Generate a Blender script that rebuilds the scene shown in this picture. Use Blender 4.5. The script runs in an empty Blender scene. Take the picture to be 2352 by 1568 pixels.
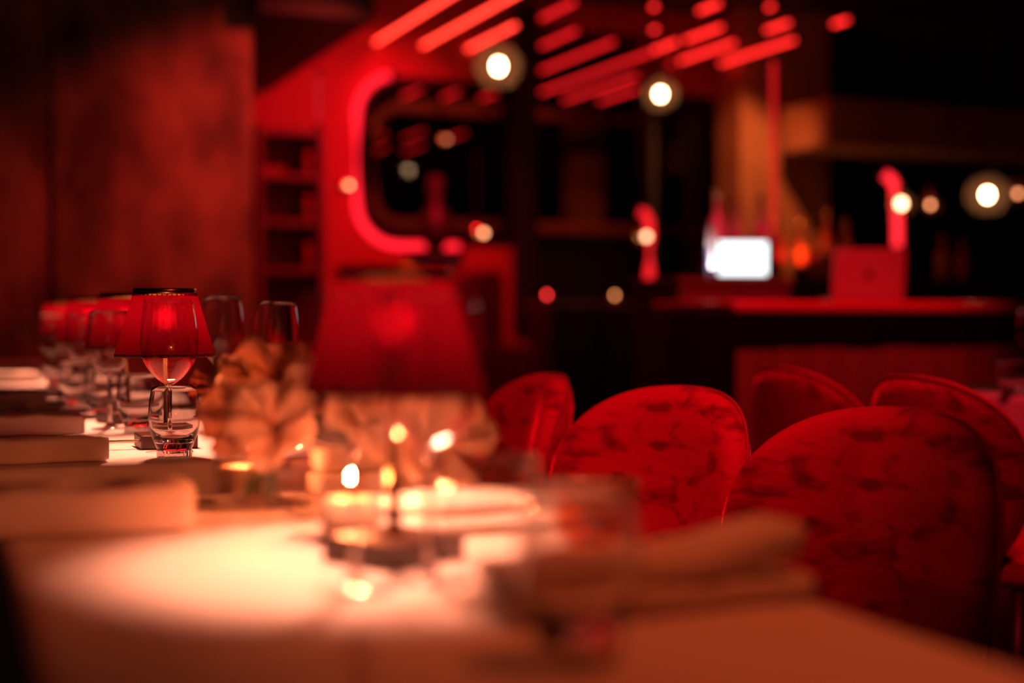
import bpy, bmesh, math, random
from mathutils import Vector, Matrix, noise

random.seed(7)
PI = math.pi
SC = bpy.context.scene
C = SC.collection

# ------------------------------------------------------------------ camera
F = 50.0 / 36.0 * 2352.0          # focal length in photo pixels
EYE = 0.978                       # lens height above the floor
PITCH = -math.atan(65.0 / F)      # horizon sits 65 px above the picture centre
cd = bpy.data.cameras.new('camera')
cd.lens = 50.0; cd.sensor_width = 36.0; cd.sensor_fit = 'HORIZONTAL'
cd.clip_start = 0.05; cd.clip_end = 60
cd.dof.use_dof = True
cd.dof.focus_distance = 2.30
cd.dof.aperture_fstop = 1.4
cam = bpy.data.objects.new('camera', cd); C.objects.link(cam)
cam.location = (0, 0, EYE); cam.rotation_euler = (PI / 2 + PITCH, 0, 0)
SC.camera = cam

# ------------------------------------------------------------------ world, exposure
w = bpy.data.worlds.new('dim_room'); SC.world = w; w.use_nodes = True
w.node_tree.nodes['Background'].inputs[0].default_value = (1.0, 0.55, 0.5, 1)
w.node_tree.nodes['Background'].inputs[1].default_value = 0.004
SC.view_settings.view_transform = 'Standard'
SC.view_settings.look = 'None'
SC.view_settings.gamma = 1.0
SC.view_settings.exposure = 0.0
SC.view_settings.use_curve_mapping = False
SC.cycles.use_denoising = True
SC.cycles.sample_clamp_indirect = 6.0
SC.cycles.max_bounces = 14
SC.cycles.transmission_bounces = 14
SC.cycles.transparent_max_bounces = 24

# ------------------------------------------------------------------ room grid
# The rows of tables run away to the left: u is along the row, n across it.
ANG = math.radians(22.0)
S_, C_ = math.sin(ANG), math.cos(ANG)
TZ = 0.75                          # table height
def UN(u, n, z=0.0): return Vector((-u * S_ + n * C_, u * C_ + n * S_, z))
def ray(px, py):
    x = (px - 1176.0) / F; z = (784.0 - py) / F
    y2 = math.cos(PITCH) - z * math.sin(PITCH); z2 = math.sin(PITCH) + z * math.cos(PITCH)
    return x / y2, z2 / y2
def P(px, py, d): rx, rz = ray(px, py); return Vector((rx * d, d, EYE + rz * d))
def PZ(px, py, z): rx, rz = ray(px, py); d = (z - EYE) / rz; return Vector((rx * d, d, z))
def PU(px, py, u): rx, rz = ray(px, py); d = u / (C_ - S_ * rx); return Vector((rx * d, d, EYE + rz * d))
def un_of(p): return (-p.x * S_ + p.y * C_, p.x * C_ + p.y * S_)
def NZ(px, py, u): p = PU(px, py, u); return un_of(p)[1], p.z

# ------------------------------------------------------------------ materials
MATS = {}
def mat(name, base=(.5, .5, .5), rough=.5, metal=0., spec=.5, sheen=0., emit=None, estr=0., bump=0., bscale=40., vary=None, vscale=8., stretch=(1, 1, 1), coat=0.):
    if name in MATS: return MATS[name]
    m = bpy.data.materials.new(name); m.use_nodes = True; MATS[name] = m
    nt = m.node_tree; b = nt.nodes['Principled BSDF']
    b.inputs['Base Color'].default_value = (*base, 1)
    b.inputs['Roughness'].default_value = rough
    b.inputs['Metallic'].default_value = metal
    b.inputs['Specular IOR Level'].default_value = spec
    if sheen: b.inputs['Sheen Weight'].default_value = sheen; b.inputs['Sheen Tint'].default_value = (*base, 1); b.inputs['Sheen Roughness'].default_value = .35
    if coat: b.inputs['Coat Weight'].default_value = coat
    if emit: b.inputs['Emission Color'].default_value = (*emit, 1); b.inputs['Emission Strength'].default_value = estr
    tc = None
    if vary or bump:
        tc = nt.nodes.new('ShaderNodeTexCoord'); mp = nt.nodes.new('ShaderNodeMapping')
        mp.inputs['Scale'].default_value = stretch
        nt.links.new(tc.outputs['Object'], mp.inputs['Vector'])
    if vary:
        n = nt.nodes.new('ShaderNodeTexNoise'); n.inputs['Scale'].default_value = vscale; n.inputs['Detail'].default_value = 5
        nt.links.new(mp.outputs[0], n.inputs['Vector'])
        r = nt.nodes.new('ShaderNodeValToRGB'); r.color_ramp.elements[0].position = .36; r.color_ramp.elements[1].position = .64
        r.color_ramp.elements[0].color = (*vary, 1); r.color_ramp.elements[1].color = (*base, 1)
        nt.links.new(n.outputs['Fac'], r.inputs['Fac']); nt.links.new(r.outputs['Color'], b.inputs['Base Color'])
    if bump:
        n2 = nt.nodes.new('ShaderNodeTexNoise'); n2.inputs['Scale'].default_value = bscale; n2.inputs['Detail'].default_value = 4
        nt.links.new(mp.outputs[0], n2.inputs['Vector'])
        bp = nt.nodes.new('ShaderNodeBump'); bp.inputs['Strength'].default_value = bump; bp.inputs['Distance'].default_value = .01
        nt.links.new(n2.outputs['Fac'], bp.inputs['Height']); nt.links.new(bp.outputs['Normal'], b.inputs['Normal'])
    return m
def emat(name, col, strength):
    if name in MATS: return MATS[name]
    m = bpy.data.materials.new(name); m.use_nodes = True; MATS[name] = m
    nt = m.node_tree; nt.nodes.clear()
    e = nt.nodes.new('ShaderNodeEmission'); e.inputs[0].default_value = (*col, 1); e.inputs[1].default_value = strength
    o = nt.nodes.new('ShaderNodeOutputMaterial'); nt.links.new(e.outputs[0], o.inputs[0])
    return m
def glassmat(name, col=(1, 1, 1), rough=0., ior=1.5):
    if name in MATS: return MATS[name]
    m = bpy.data.materials.new(name); m.use_nodes = True; MATS[name] = m
    nt = m.node_tree; nt.nodes.clear()
    g = nt.nodes.new('ShaderNodeBsdfGlass'); g.inputs['Color'].default_value = (*col, 1); g.inputs['Roughness'].default_value = rough; g.inputs['IOR'].default_value = ior
    o = nt.nodes.new('ShaderNodeOutputMaterial'); nt.links.new(g.outputs[0], o.inputs[0])
    return m
def thinglass(name, tint=(1, 1, 1), gloss=1.0, ior=1.5):
    """thin-walled glass: straight-through tint plus Fresnel reflection"""
    if name in MATS: return MATS[name]
    m = bpy.data.materials.new(name); m.use_nodes = True; MATS[name] = m
    nt = m.node_tree; nt.nodes.clear()
    t = nt.nodes.new('ShaderNodeBsdfTransparent'); t.inputs[0].default_value = (*tint, 1)
    g = nt.nodes.new('ShaderNodeBsdfGlossy'); g.inputs['Roughness'].default_value = .02; g.inputs[0].default_value = (gloss, gloss, gloss, 1)
    lw = nt.nodes.new('ShaderNodeLayerWeight'); lw.inputs[0].default_value = .5
    pw = nt.nodes.new('ShaderNodeMath'); pw.operation = 'POWER'; pw.inputs[1].default_value = 4.
    f = nt.nodes.new('ShaderNodeMath'); f.operation = 'MULTIPLY_ADD'; f.inputs[1].default_value = .85; f.inputs[2].default_value = .045
    nt.links.new(lw.outputs['Facing'], pw.inputs[0]); nt.links.new(pw.outputs[0], f.inputs[0])
    x = nt.nodes.new('ShaderNodeMixShader'); o = nt.nodes.new('ShaderNodeOutputMaterial')
    nt.links.new(f.outputs[0], x.inputs[0]); nt.links.new(t.outputs[0], x.inputs[1]); nt.links.new(g.outputs[0], x.inputs[2]); nt.links.new(x.outputs[0], o.inputs[0])
    return m
def fabric_translucent(name, dif, tra, fac):
    if name in MATS: return MATS[name]
    m = bpy.data.materials.new(name); m.use_nodes = True; MATS[name] = m
    nt = m.node_tree; nt.nodes.clear()
    a = nt.nodes.new('ShaderNodeBsdfDiffuse'); a.inputs[0].default_value = (*dif, 1)
    b = nt.nodes.new('ShaderNodeBsdfTranslucent'); b.inputs[0].default_value = (*tra, 1)
    x = nt.nodes.new('ShaderNodeMixShader'); x.inputs[0].default_value = fac
    o = nt.nodes.new('ShaderNodeOutputMaterial')
    nt.links.new(a.outputs[0], x.inputs[1]); nt.links.new(b.outputs[0], x.inputs[2]); nt.links.new(x.outputs[0], o.inputs[0])
    return m
WARM = (1.0, 0.355, 0.215)
RED = (1.0, 0.038, 0.022)
M_cloth = mat('linen_cloth', (.80, .70, .62), .85, spec=.15, sheen=.1, bump=.12, bscale=260)
M_napkin = mat('napkin_linen', (.78, .66, .56), .85, spec=.15, sheen=.1, bump=.12, bscale=300)
M_wood_dark = mat('dark_wood', (.045, .018, .010), .4, vary=(.02, .008, .005), vscale=6, stretch=(1, 1, .12))
M_black = mat('black_paint', (.012, .010, .010), .6)
M_blackmetal = mat('black_metal', (.02, .018, .018), .4, metal=.6)
M_brass = mat('brass', (.80, .52, .22), .25, metal=1.)
M_steel = mat('steel', (.7, .66, .62), .25, metal=1.)
M_plaster = mat('rough_plaster', (.34, .17, .11), .8, vary=(.08, .038, .03), vscale=3.4, bump=.6, bscale=9, stretch=(1, 1, .6))
M_redwall = mat('red_painted_wall', (.42, .035, .025), .6, vary=(.36, .03, .02), vscale=3)
M_ceiling = mat('dark_ceiling', (.022, .016, .015), .7)
M_floor = mat('dark_floor', (.03, .015, .011), .35, vary=(.018, .009, .007), vscale=5, stretch=(1, .1, 1))
M_glass = glassmat('clear_glass')
M_glass_thin = thinglass('thin_clear_glass', (.985, .985, .985))
M_smoke = thinglass('smoked_glass', (.42, .36, .35), gloss=.6)
def shade_fabric():
    m = bpy.data.materials.new('pleated_red_fabric'); m.use_nodes = True
    nt = m.node_tree; nt.nodes.clear()
    a = nt.nodes.new('ShaderNodeBsdfDiffuse'); a.inputs[0].default_value = (.30, .004, .010, 1)
    b = nt.nodes.new('ShaderNodeBsdfTranslucent'); b.inputs[0].default_value = (.019, .0001, .0008, 1)
    f = nt.nodes.new('ShaderNodeBsdfRefraction'); f.inputs[0].default_value = (.003, .00002, .0001, 1); f.inputs['Roughness'].default_value = 1.; f.inputs['IOR'].default_value = 1.12
    x = nt.nodes.new('ShaderNodeMixShader'); x.inputs[0].default_value = .5
    y = nt.nodes.new('ShaderNodeMixShader'); y.inputs[0].default_value = .5
    o = nt.nodes.new('ShaderNodeOutputMaterial')
    nt.links.new(b.outputs[0], x.inputs[1]); nt.links.new(f.outputs[0], x.inputs[2])
    nt.links.new(a.outputs[0], y.inputs[1]); nt.links.new(x.outputs[0], y.inputs[2]); nt.links.new(y.outputs[0], o.inputs[0])
    return m
M_shade = shade_fabric()
M_bulb = emat('lamp_bulb_glow', WARM, 1400.)
M_tube = emat('red_tube_glow', RED, 5.5)
M_tube2 = emat('deep_red_tube_glow', (1, .018, .015), 3.6)
M_tubedim = emat('dim_red_tube_glow', (1, .012, .016), 1.7)
M_tubedim2 = emat('window_tube_glow', (1, .012, .016), 3.2)
M_led = emat('red_led_glow', (1., .012, .025), 2.0)
M_pend = emat('filament_glow', (1., .62, .34), 42.)
M_pend_small = emat('small_filament_glow', (1., .50, .26), 14.)
M_small = emat('small_bulb_glow', (1., .34, .14), 7.)
M_screen = emat('white_screen_glow', (.92, .98, 1.), 2.2)
def globe_glass():
    m = bpy.data.materials.new('amber_globe_glass'); m.use_nodes = True
    nt = m.node_tree; nt.nodes.clear()
    t = nt.nodes.new('ShaderNodeBsdfTransparent'); t.inputs[0].default_value = (.97, .93, .90, 1)
    b = nt.nodes.new('ShaderNodeBsdfTranslucent'); b.inputs[0].default_value = (.8, .45, .25, 1)
    g = nt.nodes.new('ShaderNodeBsdfGlossy'); g.inputs['Roughness'].default_value = .08
    x = nt.nodes.new('ShaderNodeMixShader'); x.inputs[0].default_value = .07
    f = nt.nodes.new('ShaderNodeValue'); f.outputs[0].default_value = .05; y = nt.nodes.new('ShaderNodeMixShader'); o = nt.nodes.new('ShaderNodeOutputMaterial')
    nt.links.new(t.outputs[0], x.inputs[1]); nt.links.new(b.outputs[0], x.inputs[2])
    nt.links.new(f.outputs[0], y.inputs[0]); nt.links.new(x.outputs[0], y.inputs[1]); nt.links.new(g.outputs[0], y.inputs[2]); nt.links.new(y.outputs[0], o.inputs[0])
    return m
M_globe = globe_glass()
M_orange = mat('ochre_plaster', (.45, .20, .09), .75, vary=(.36, .14, .06), vscale=4)

def velvet():
    m = bpy.data.materials.new('crushed_red_velvet'); m.use_nodes = True
    nt = m.node_tree; b = nt.nodes['Principled BSDF']
    b.inputs['Roughness'].default_value = .75; b.inputs['Specular IOR Level'].default_value = .15
    b.inputs['Sheen Weight'].default_value = .7; b.inputs['Sheen Roughness'].default_value = .3
    b.inputs['Sheen Tint'].default_value = (1, .05, .12, 1)
    tc = nt.nodes.new('ShaderNodeTexCoord'); mp = nt.nodes.new('ShaderNodeMapping')
    mp.inputs['Rotation'].default_value = (0, math.radians(-50), 0); mp.inputs['Scale'].default_value = (1.0, 1.0, 2.2)
    n = nt.nodes.new('ShaderNodeTexNoise'); n.inputs['Scale'].default_value = 14; n.inputs['Detail'].default_value = 8; n.inputs['Distortion'].default_value = .35
    r = nt.nodes.new('ShaderNodeValToRGB'); e = r.color_ramp.elements
    e[0].position = .345; e[0].color = (.17, .0015, .014, 1); e[1].position = .49; e[1].color = (.44, .004, .034, 1)
    nt.links.new(tc.outputs['Object'], mp.inputs[0]); nt.links.new(mp.outputs[0], n.inputs['Vector']); nt.links.new(n.outputs['Fac'], r.inputs[0]); nt.links.new(r.outputs[0], b.inputs['Base Color'])
    n2 = nt.nodes.new('ShaderNodeTexNoise'); n2.inputs['Scale'].default_value = 26; n2.inputs['Detail'].default_value = 4
    bp = nt.nodes.new('ShaderNodeBump'); bp.inputs['Strength'].default_value = .25; bp.inputs['Distance'].default_value = .01
    nt.links.new(mp.outputs[0], n2.inputs['Vector']); nt.links.new(n2.outputs['Fac'], bp.inputs['Height']); nt.links.new(bp.outputs[0], b.inputs['Normal'])
    return m
M_velvet = velvet()
M_piping = mat('red_piping', (.30, .003, .022), .8, sheen=.5)

# ------------------------------------------------------------------ mesh helpers
def link(name, bm, m, parent=None, smooth=True, loc=None, rz=None, rot=None):
    me = bpy.data.meshes.new(name)
    bmesh.ops.recalc_face_normals(bm, faces=bm.faces[:])
    bm.to_mesh(me); bm.free()
    if smooth:
        for p in me.polygons: p.use_smooth = True
    me.materials.append(m)
    return linkmesh(name, me, parent, loc, rz, rot)
def linkmesh(name, me, parent=None, loc=None, rz=None, rot=None):
    o = bpy.data.objects.new(name, me); C.objects.link(o)
    if parent is not None: o.parent = parent
    if loc is not None: o.location = loc
    if rz is not None: o.rotation_euler = (0, 0, rz)
    if rot is not None: o.rotation_euler = rot
    return o
def tag(o, label=None, cat=None, group=None, kind=None):
    if label: o['label'] = label
    if cat: o['category'] = cat
    if group: o['group'] = group
    if kind: o['kind'] = kind
    return o
def thing(name, label, cat, loc=(0, 0, 0), rz=0., group=None):
    o = bpy.data.objects.new(name, None); C.objects.link(o)
    o.empty_display_size = .05; o.location = loc; o.rotation_euler = (0, 0, rz)
    return tag(o, label, cat, group)
def box(bm, x0, x1, y0, y1, z0, z1, bevel=0.):
    vs = [bm.verts.new((x, y, z)) for x in (x0, x1) for y in (y0, y1) for z in (z0, z1)]
    fs = [(0, 1, 3, 2), (4, 6, 7, 5), (0, 4, 5, 1), (2, 3, 7, 6), (0, 2, 6, 4), (1, 5, 7, 3)]
    ff = [bm.faces.new([vs[i] for i in f]) for f in fs]
    if bevel:
        es = list({e for f in ff for e in f.edges})
        bmesh.ops.bevel(bm, geom=es, offset=bevel, segments=2, affect='EDGES', profile=.5)
def boxbm(*a, **k): bm = bmesh.new(); box(bm, *a, **k); return bm
def lathe(prof, seg=40, bm=None, close=False, wave=None):
    bm = bm or bmesh.new(); rings = []
    for r, z in prof:
        if r < 1e-6: rings.append([bm.verts.new((0, 0, z))])
        else:
            rings.append([bm.verts.new((r * math.cos(2 * PI * i / seg) * (wave(i, z) if wave else 1), r * math.sin(2 * PI * i / seg) * (wave(i, z) if wave else 1), z)) for i in range(seg)])
    pairs = list(zip(rings, rings[1:]))
    if close: pairs.append((rings[-1], rings[0]))
    for a, b in pairs:
        if len(a) == 1 and len(b) == 1: continue
        for i in range(seg):
            j = (i + 1) % seg
            if len(a) == 1: bm.faces.new((a[0], b[i], b[j]))
            elif len(b) == 1: bm.faces.new((a[i], b[0], a[j]))
            else: bm.faces.new((a[i], b[i], b[j], a[j]))
    return bm
def sweep(pts, r, seg=10, closed=False, bm=None, flat=None):
    """round (or flattened) tube through pts; r may be a list"""
    bm = bm or bmesh.new(); pts = [Vector(p) for p in pts]; n = len(pts); rings = []
    up = Vector((0, 0, 1))
    for i, p in enumerate(pts):
        a = pts[(i - 1) % n] if (closed or i > 0) else p; b = pts[(i + 1) % n] if (closed or i < n - 1) else p
        t = (b - a).normalized(); s = t.cross(up)
        if s.length < 1e-3: s = t.cross(Vector((1, .01, 0)))
        s.normalize(); v = s.cross(t).normalized(); rr = r[i] if isinstance(r, (list, tuple)) else r
        f1, f2 = flat or (1, 1)
        rings.append([bm.verts.new(p + s * rr * f1 * math.cos(2 * PI * k / seg) + v * rr * f2 * math.sin(2 * PI * k / seg)) for k in range(seg)])
    prs = list(zip(rings, rings[1:])) + ([(rings[-1], rings[0])] if closed else [])
    for a, b in prs:
        for k in range(seg):
            j = (k + 1) % seg; bm.faces.new((a[k], b[k], b[j], a[j]))
    if not closed:
        bm.faces.new(rings[0][::-1]); bm.faces.new(rings[-1])
    return bm
def rrect(x0, x1, y0, y1, r, k=8):
    out = []
    for cx, cy, a0 in ((x1 - r, y1 - r, 0), (x0 + r, y1 - r, 90), (x0 + r, y0 + r, 180), (x1 - r, y0 + r, 270)):
        for i in range(k + 1):
            a = math.radians(a0 + 90 * i / k); out.append((cx + r * math.cos(a), cy + r * math.sin(a)))
    return out
def sphere(r, seg=16, loc=(0, 0, 0), sz=1.):
    bm = bmesh.new(); bmesh.ops.create_uvsphere(bm, u_segments=seg, v_segments=seg // 2 + 2, radius=r)
    for v in bm.verts: v.co.z *= sz; v.co += Vector(loc)
    return bm
def copy_tree(o, parent=None):
    c = o.copy(); C.objects.link(c); c.parent = parent
    for ch in o.children: copy_tree(ch, c)
    return c

# ================================================================== THE SETTING
def wall(name, bm, m): return tag(link(name, bm, m, smooth=False, rz=ANG), kind='structure')
# in objects turned by ANG: local x = n (across), local y = u (along the row)
wall('floor', boxbm(-4, 12, -3, 17, -.1, 0), M_floor)
wall('ceiling', boxbm(-4, 12, -3, 17, 3.25, 3.35), M_ceiling)
nL = un_of(PU(581, 500, 7.3))[1]
wall('wall_left', boxbm(-4, nL, 7.3, 7.6, 0, 3.25), M_plaster)
n130 = un_of(PU(130, 500, 7.3))[1]
wall('trim_1', boxbm(n130 - .012, n130 + .012, 7.285, 7.3, 0, 3.25), M_plaster)
wall('trim_2', boxbm(nL, 2.12, 7.15, 9.6, 2.5, 3.25), M_black)      # dark dropped bulkhead
wall('wall_far', boxbm(-4, 12, 16.0, 16.2, 0, 3.25), M_black)
UM = 9.55                                                            # the wall with the rounded window

def wall_with_hole(name, outer, hole, y0, y1, m):
    bm = bmesh.new(); es = []
    for loop in (outer, hole):
        vs = [bm.verts.new((x, y0, z)) for x, z in loop]
        es += [bm.edges.new((vs[i], vs[(i + 1) % len(vs)])) for i in range(len(vs))]
    bmesh.ops.triangle_fill(bm, use_beauty=True, use_dissolve=False, edges=es)
    r = bmesh.ops.extrude_face_region(bm, geom=bm.faces[:])
    for v in r['geom']:
        if isinstance(v, bmesh.types.BMVert): v.co.y = y1
    return wall(name, bm, m)
h0, zt = NZ(822, 168, UM); h1, _ = NZ(1692, 260, UM); _, zb = NZ(1000, 566, UM)
p0, _ = NZ(1178, 100, UM); p1, _ = NZ(1228, 100, UM); p2, _ = NZ(1492, 100, UM); p3, _ = NZ(1506, 100, UM)
nR = un_of(PU(1905, 400, UM))[1]
hole = rrect(h0, h1, zb, zt, .30, 8)
# top edge runs from the right corner (index 8) to the left corner (index 9): lift the middle bay to the ceiling
hole = hole[:9] + [(p2, zt), (p2, 3.1), (p1, 3.1), (p1, zt)] + hole[9:27] + [(p1, zb), (p1, .05), (h1, .05)]
wall_with_hole('wall_back', [(1.45, 0), (nR, 0), (nR, 3.25), (1.45, 3.25)], hole, UM, UM + .18, M_redwall)
# right-hand ochre column standing before the back wall
c0, _ = NZ(1700, 300, 9.2); c1, _ = NZ(1902, 300, 9.2)
wall('wall_column', boxbm(c0, c1, 9.2, 9.54, 0, 3.25), M_orange)
wall('wall_right', boxbm(11.5, 11.7, -3, 16, 0, 3.25), M_black)
# dropped beam over the bar, far right
b0, bz = NZ(1905, 330, 8.4)
wall('trim_3', boxbm(b0, 11.4, 8.4, 9.0, bz, bz + .32), M_orange)

# the rounded window: frame posts, panes and its second frame behind
win = tag(bpy.data.objects.new('window_1', None), kind='structure'); C.objects.link(win); win.rotation_euler = (0, 0, ANG)
link('window_post', boxbm(p0, p1, UM - .06, UM + .24, zb - .6, 3.2), M_black, win, False)
link('window_post', boxbm(p2, p3, UM - .02, UM + .2, .05, 3.1), M_black, win, False)
g = bmesh.new(); gp = rrect(h0, h1, zb, zt, .30, 8)
def pane(nm, pts, y):
    bm = bmesh.new(); a = [bm.verts.new((x, y, z)) for x, z in pts]; bm.faces.new(a)
    return link(nm, bm, M_smoke, win, False)
g.free()
pane('window_pane', [q for q in gp[9:27]] + [(p0, zb), (p0, zt)], UM + .09)
pane('window_pane', [(p3, zt), (p3, .05), (h1, .05)] + gp[0:9], UM + .09)
# black rubber reveal inside the opening
rv = rrect(h0 + .03, h1 - .03, zb + .03, zt - .03, .28, 8)
link('window_reveal', sweep([(x, UM + .06, z) for x, z in [(p0, zt - .03)] + rv[9:27] + [(p0, zb + .03)]], .04, 8), M_black, win)
link('window_reveal', sweep([(x, UM + .06, z) for x, z in [(h1 - .03, .06)] + rv[0:9] + [(p3, zt - .03)]], .04, 8), M_black, win)
U2 = 12.1
k0, kt = NZ(852, 240, U2); k1, _ = NZ(1668, 250, U2); _, kb = NZ(1000, 520, U2)
fr2 = tag(bpy.data.objects.new('window_2', None), kind='structure'); C.objects.link(fr2); fr2.rotation_euler = (0, 0, ANG)
link('window_frame', sweep([(x, U2, z) for x, z in rrect(k0, k1, kb, kt, .26, 8)], .065, 10, True), mat('brown_red_frame', (.45, .12, .07), .5), fr2)
cn0, _ = NZ(1322, 400, 13.2); cn1, _ = NZ(1388, 400, 13.2)
wall('wall_pillar', boxbm(cn0, cn1, 13.2, 13.5, 0, 3.25), M_orange)
# back-of-house partition beneath the far frame
wall('wall_partition', boxbm(1.5, nR, 12.2, 12.35, 0, kb), M_black)

# ================================================================== LIGHT TUBES
ZT = 2.86
def tube(label, a, b, m, r=.012, group='red neon tubes on the ceiling', name='neon_tube', hang=True, post=0.):
    a, b = Vector(a), Vector(b); mid = (a + b) / 2
    t = thing(name, label, 'neon tube', mid, 0, group)
    link('tube', sweep([a - mid, b - mid], r, 12), m, t)
    dirv = (b - a).normalized()
    for e, s in ((a, -1), (b, 1)):
        link('end_cap', sweep([e - mid - dirv * .002 * s, e - mid + dirv * .03 * s], r * 1.15, 12), M_black, t)
    if post: link('mount_post', sweep([a - mid, Vector((a.x, a.y, 0)) - mid], r * .7, 8), M_black, t)
    if hang and abs(dirv.z) < .5:
        for e in (a * .85 + b * .15, a * .15 + b * .85):
            link('hanger', sweep([e - mid + Vector((0, 0, r)), Vector((e.x, e.y, 3.25)) - mid], .004, 6), M_black, t)
    return t
def ctube(label, pa, pb, m, extend=0., **k):
    a, b = PZ(*pa, ZT), PZ(*pb, ZT)
    # straighten on the room grid: keep the far end, run exactly along the row
    u0, n0 = un_of(a); u1, n1 = un_of(b)
    if pb[1] < 5 or extend: u1 -= extend
    return tube(label, UN(u0, n0, ZT), UN(u1, n0, ZT), m, **k)
ctube('long bright red ceiling tube, leftmost, leaving the top of the frame', (862, 98), (1030, 0), M_tube, 2.2)
ctube('long bright red ceiling tube, second from the dark bulkhead', (962, 110), (1170, 0), M_tube, 2.2)
ctube('bright red ceiling tube ending above the glass globe pendant', (1068, 116), (1182, 55), M_tube)
for i, (a, b, lb) in enumerate([
    ((1244, 42), (1322, 2), 'dim red tube at the top of the middle bay, nearest the frame edge'),
    ((1244, 106), (1325, 68), 'short dim red tube second from the top in the middle bay'),
    ((1244, 162), (1395, 92), 'dim red tube third from the top in the middle bay'),
    ((1244, 212), (1490, 100), 'long dim red tube crossing the middle bay to its far post'),
    ((1296, 230), (1500, 140), 'dim red tube beside the second globe pendant, upper one'),
    ((1378, 232), (1500, 180), 'dim red tube running down to the second globe pendant'),
    ((1468, 236), (1530, 210), 'shortest dim red tube just left of the second globe pendant'),
    ((842, 222), (950, 180), 'dim red tube behind the window, leftmost'),
    ((926, 222), (1060, 170), 'dim red tube behind the window, second from the left'),
    ((1018, 224), (1180, 160), 'dim red tube behind the window, third from the left'),
    ((1106, 226), (1180, 196), 'dim red tube behind the window beside the black post')]):
    ctube(lb, a, b, M_tubedim if a[0] > 1200 else M_tubedim2)
for a, b, lb in [
    ((1500, 116), (1562, 94), 'short bright red tube right above the second globe pendant'),
    ((1575, 92), (1662, 60), 'bright red tube continuing past the short one above the second pendant'),
    ((1562, 140), (1690, 96), 'bright red tube second lowest of the right group'),
    ((1655, 146), (1822, 90), 'lowest bright red tube of the right group above the upright tube'),
    ((1606, 26), (1662, 6), 'short bright red tube at the top edge, right of centre'),
    ((1760, 70), (1812, 50), 'short bright red tube above the upright red tube'),
    ((1764, 18), (1780, 12), 'red tube stub at the top edge above the upright tube'),
    ((1914, 56), (1954, 44), 'isolated short red tube at the far right of the ceiling'),
    ((1498, 70), (1514, 64), 'red tube stub left of the right group, lower one'),
    ((1498, 18), (1514, 12), 'red tube stub left of the right group, upper one')]:
    ctube(lb, a, b, M_tube2)
for a, b, lb in [((848, 322), (888, 306), 'faint red tube deep behind the window, left pair upper'), ((848, 352), (888, 336), 'faint red tube deep behind the window, left pair lower'),
                 ((928, 318), (978, 300), 'faint red tube deep behind the window, right pair upper'), ((928, 348), (978, 332), 'faint red tube deep behind the window, right pair lower'),
                 ((1030, 318), (1066, 304), 'faint red tube deep behind the window beside an orange bulb')]:
    ctube(lb, a, b, M_tubedim)
# upright tube on the column
a, b = P(1776, 548, 8.35), P(1776, 140, 8.35)
tube('tall upright red tube standing before the ochre column', a, b, emat('upright_tube_glow', (1, .015, .015), .75), r=.014, group=None, hang=False, post=1.)
# LED strip round the left side of the rounded window
path = gp[9:18]                                   # top-left corner, coming from the top
pts = gp[10:27] + [(gp[26][0] + .45, zb)]
led = thing('led_strip', 'red glowing strip bent round the left edge of the rounded window', 'light strip', (0, 0, 0), ANG)
link('strip', sweep([(x - .02, UM - .035, z) for x, z in pts], .028, 10), M_led, led)
for nm, q in (('end_cap', pts[0]), ('end_cap', pts[-1])):
    link(nm, sweep([(q[0] - .025, UM - .035, q[1]), (q[0] + .015, UM - .035, q[1])], .031, 10), M_black, led)
def neon_curve(label, pix, d, m, r=.028):
    pts = [P(x, y, d) for x, y in pix]; o = sum(pts, Vector()) / len(pts)
    t = thing('curved_neon', label, 'neon tube', o)
    link('tube', sweep([p - o for p in pts], r, 10), m, t)
    link('end_cap', sweep([pts[0] - o, pts[0] - o + (pts[0] - pts[1]).normalized() * .03], r * 1.1, 10), M_black, t)
    link('end_cap', sweep([pts[-1] - o, pts[-1] - o + (pts[-1] - pts[-2]).normalized() * .03], r * 1.1, 10), M_black, t)
    lo_ = min(pts, key=lambda q: q.z)
    link('mount_post', sweep([lo_ - o + Vector((0, .03, .05)), Vector((lo_.x - o.x, lo_.y - o.y + .03, -o.z))], .014, 8), M_black, t)
    return t
M_led2 = emat('red_bracket_glow', (1, .015, .02), 1.3)
neon_curve('red neon bracket curve on the dark wall left of the service stand', [(1468, 486), (1482, 490), (1490, 505), (1492, 540), (1492, 620), (1489, 655), (1480, 672), (1468, 682)], 9.0, M_led2)
neon_curve('red neon curve standing up behind the laptop', [(2030, 400), (2048, 412), (2057, 432), (2059, 470), (2061, 520), (2061, 566)], 8.6, emat('hot_red_bracket_glow', (1, .02, .03), 2.0))

# ================================================================== PENDANTS AND SMALL LAMPS
def pendant(label, px, py, d, R, bulb_r, m, top=3.25, globe=True):
    p = P(px, py, d); t = thing('globe_pendant', label, 'pendant lamp', p, 0, 'glass globe pendants')
    link('bulb', sphere(bulb_r, 14, sz=1.25), m, t)
    link('socket', lathe([(.0, .10), (.018, .10), (.02, .06), (.02, bulb_r), (.0, bulb_r)], 14), M_brass, t)
    link('cord', sweep([(0, 0, .10), (0, 0, top - p.z)], .004, 6), M_black, t)
    link('ceiling_rose', lathe([(0, top - p.z), (.05, top - p.z), (.045, top - p.z - .03), (0, top - p.z - .035)], 16), M_blackmetal, t)
    if globe:
        n = 14; link('globe', lathe([(R * math.sin(math.radians(20 + 140 * i / n)), R * math.cos(math.radians(20 + 140 * i / n))) for i in range(n + 1)], 28), M_globe, t)
    return t
pendant('largest clear globe pendant with a bright bulb, under the red tubes at left', 1145, 152, 7.2, .12, .030, M_pend)
pendant('clear globe pendant with a bright bulb before the window, right of centre', 1517, 216, 8.2, .10, .026, M_pend)
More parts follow.
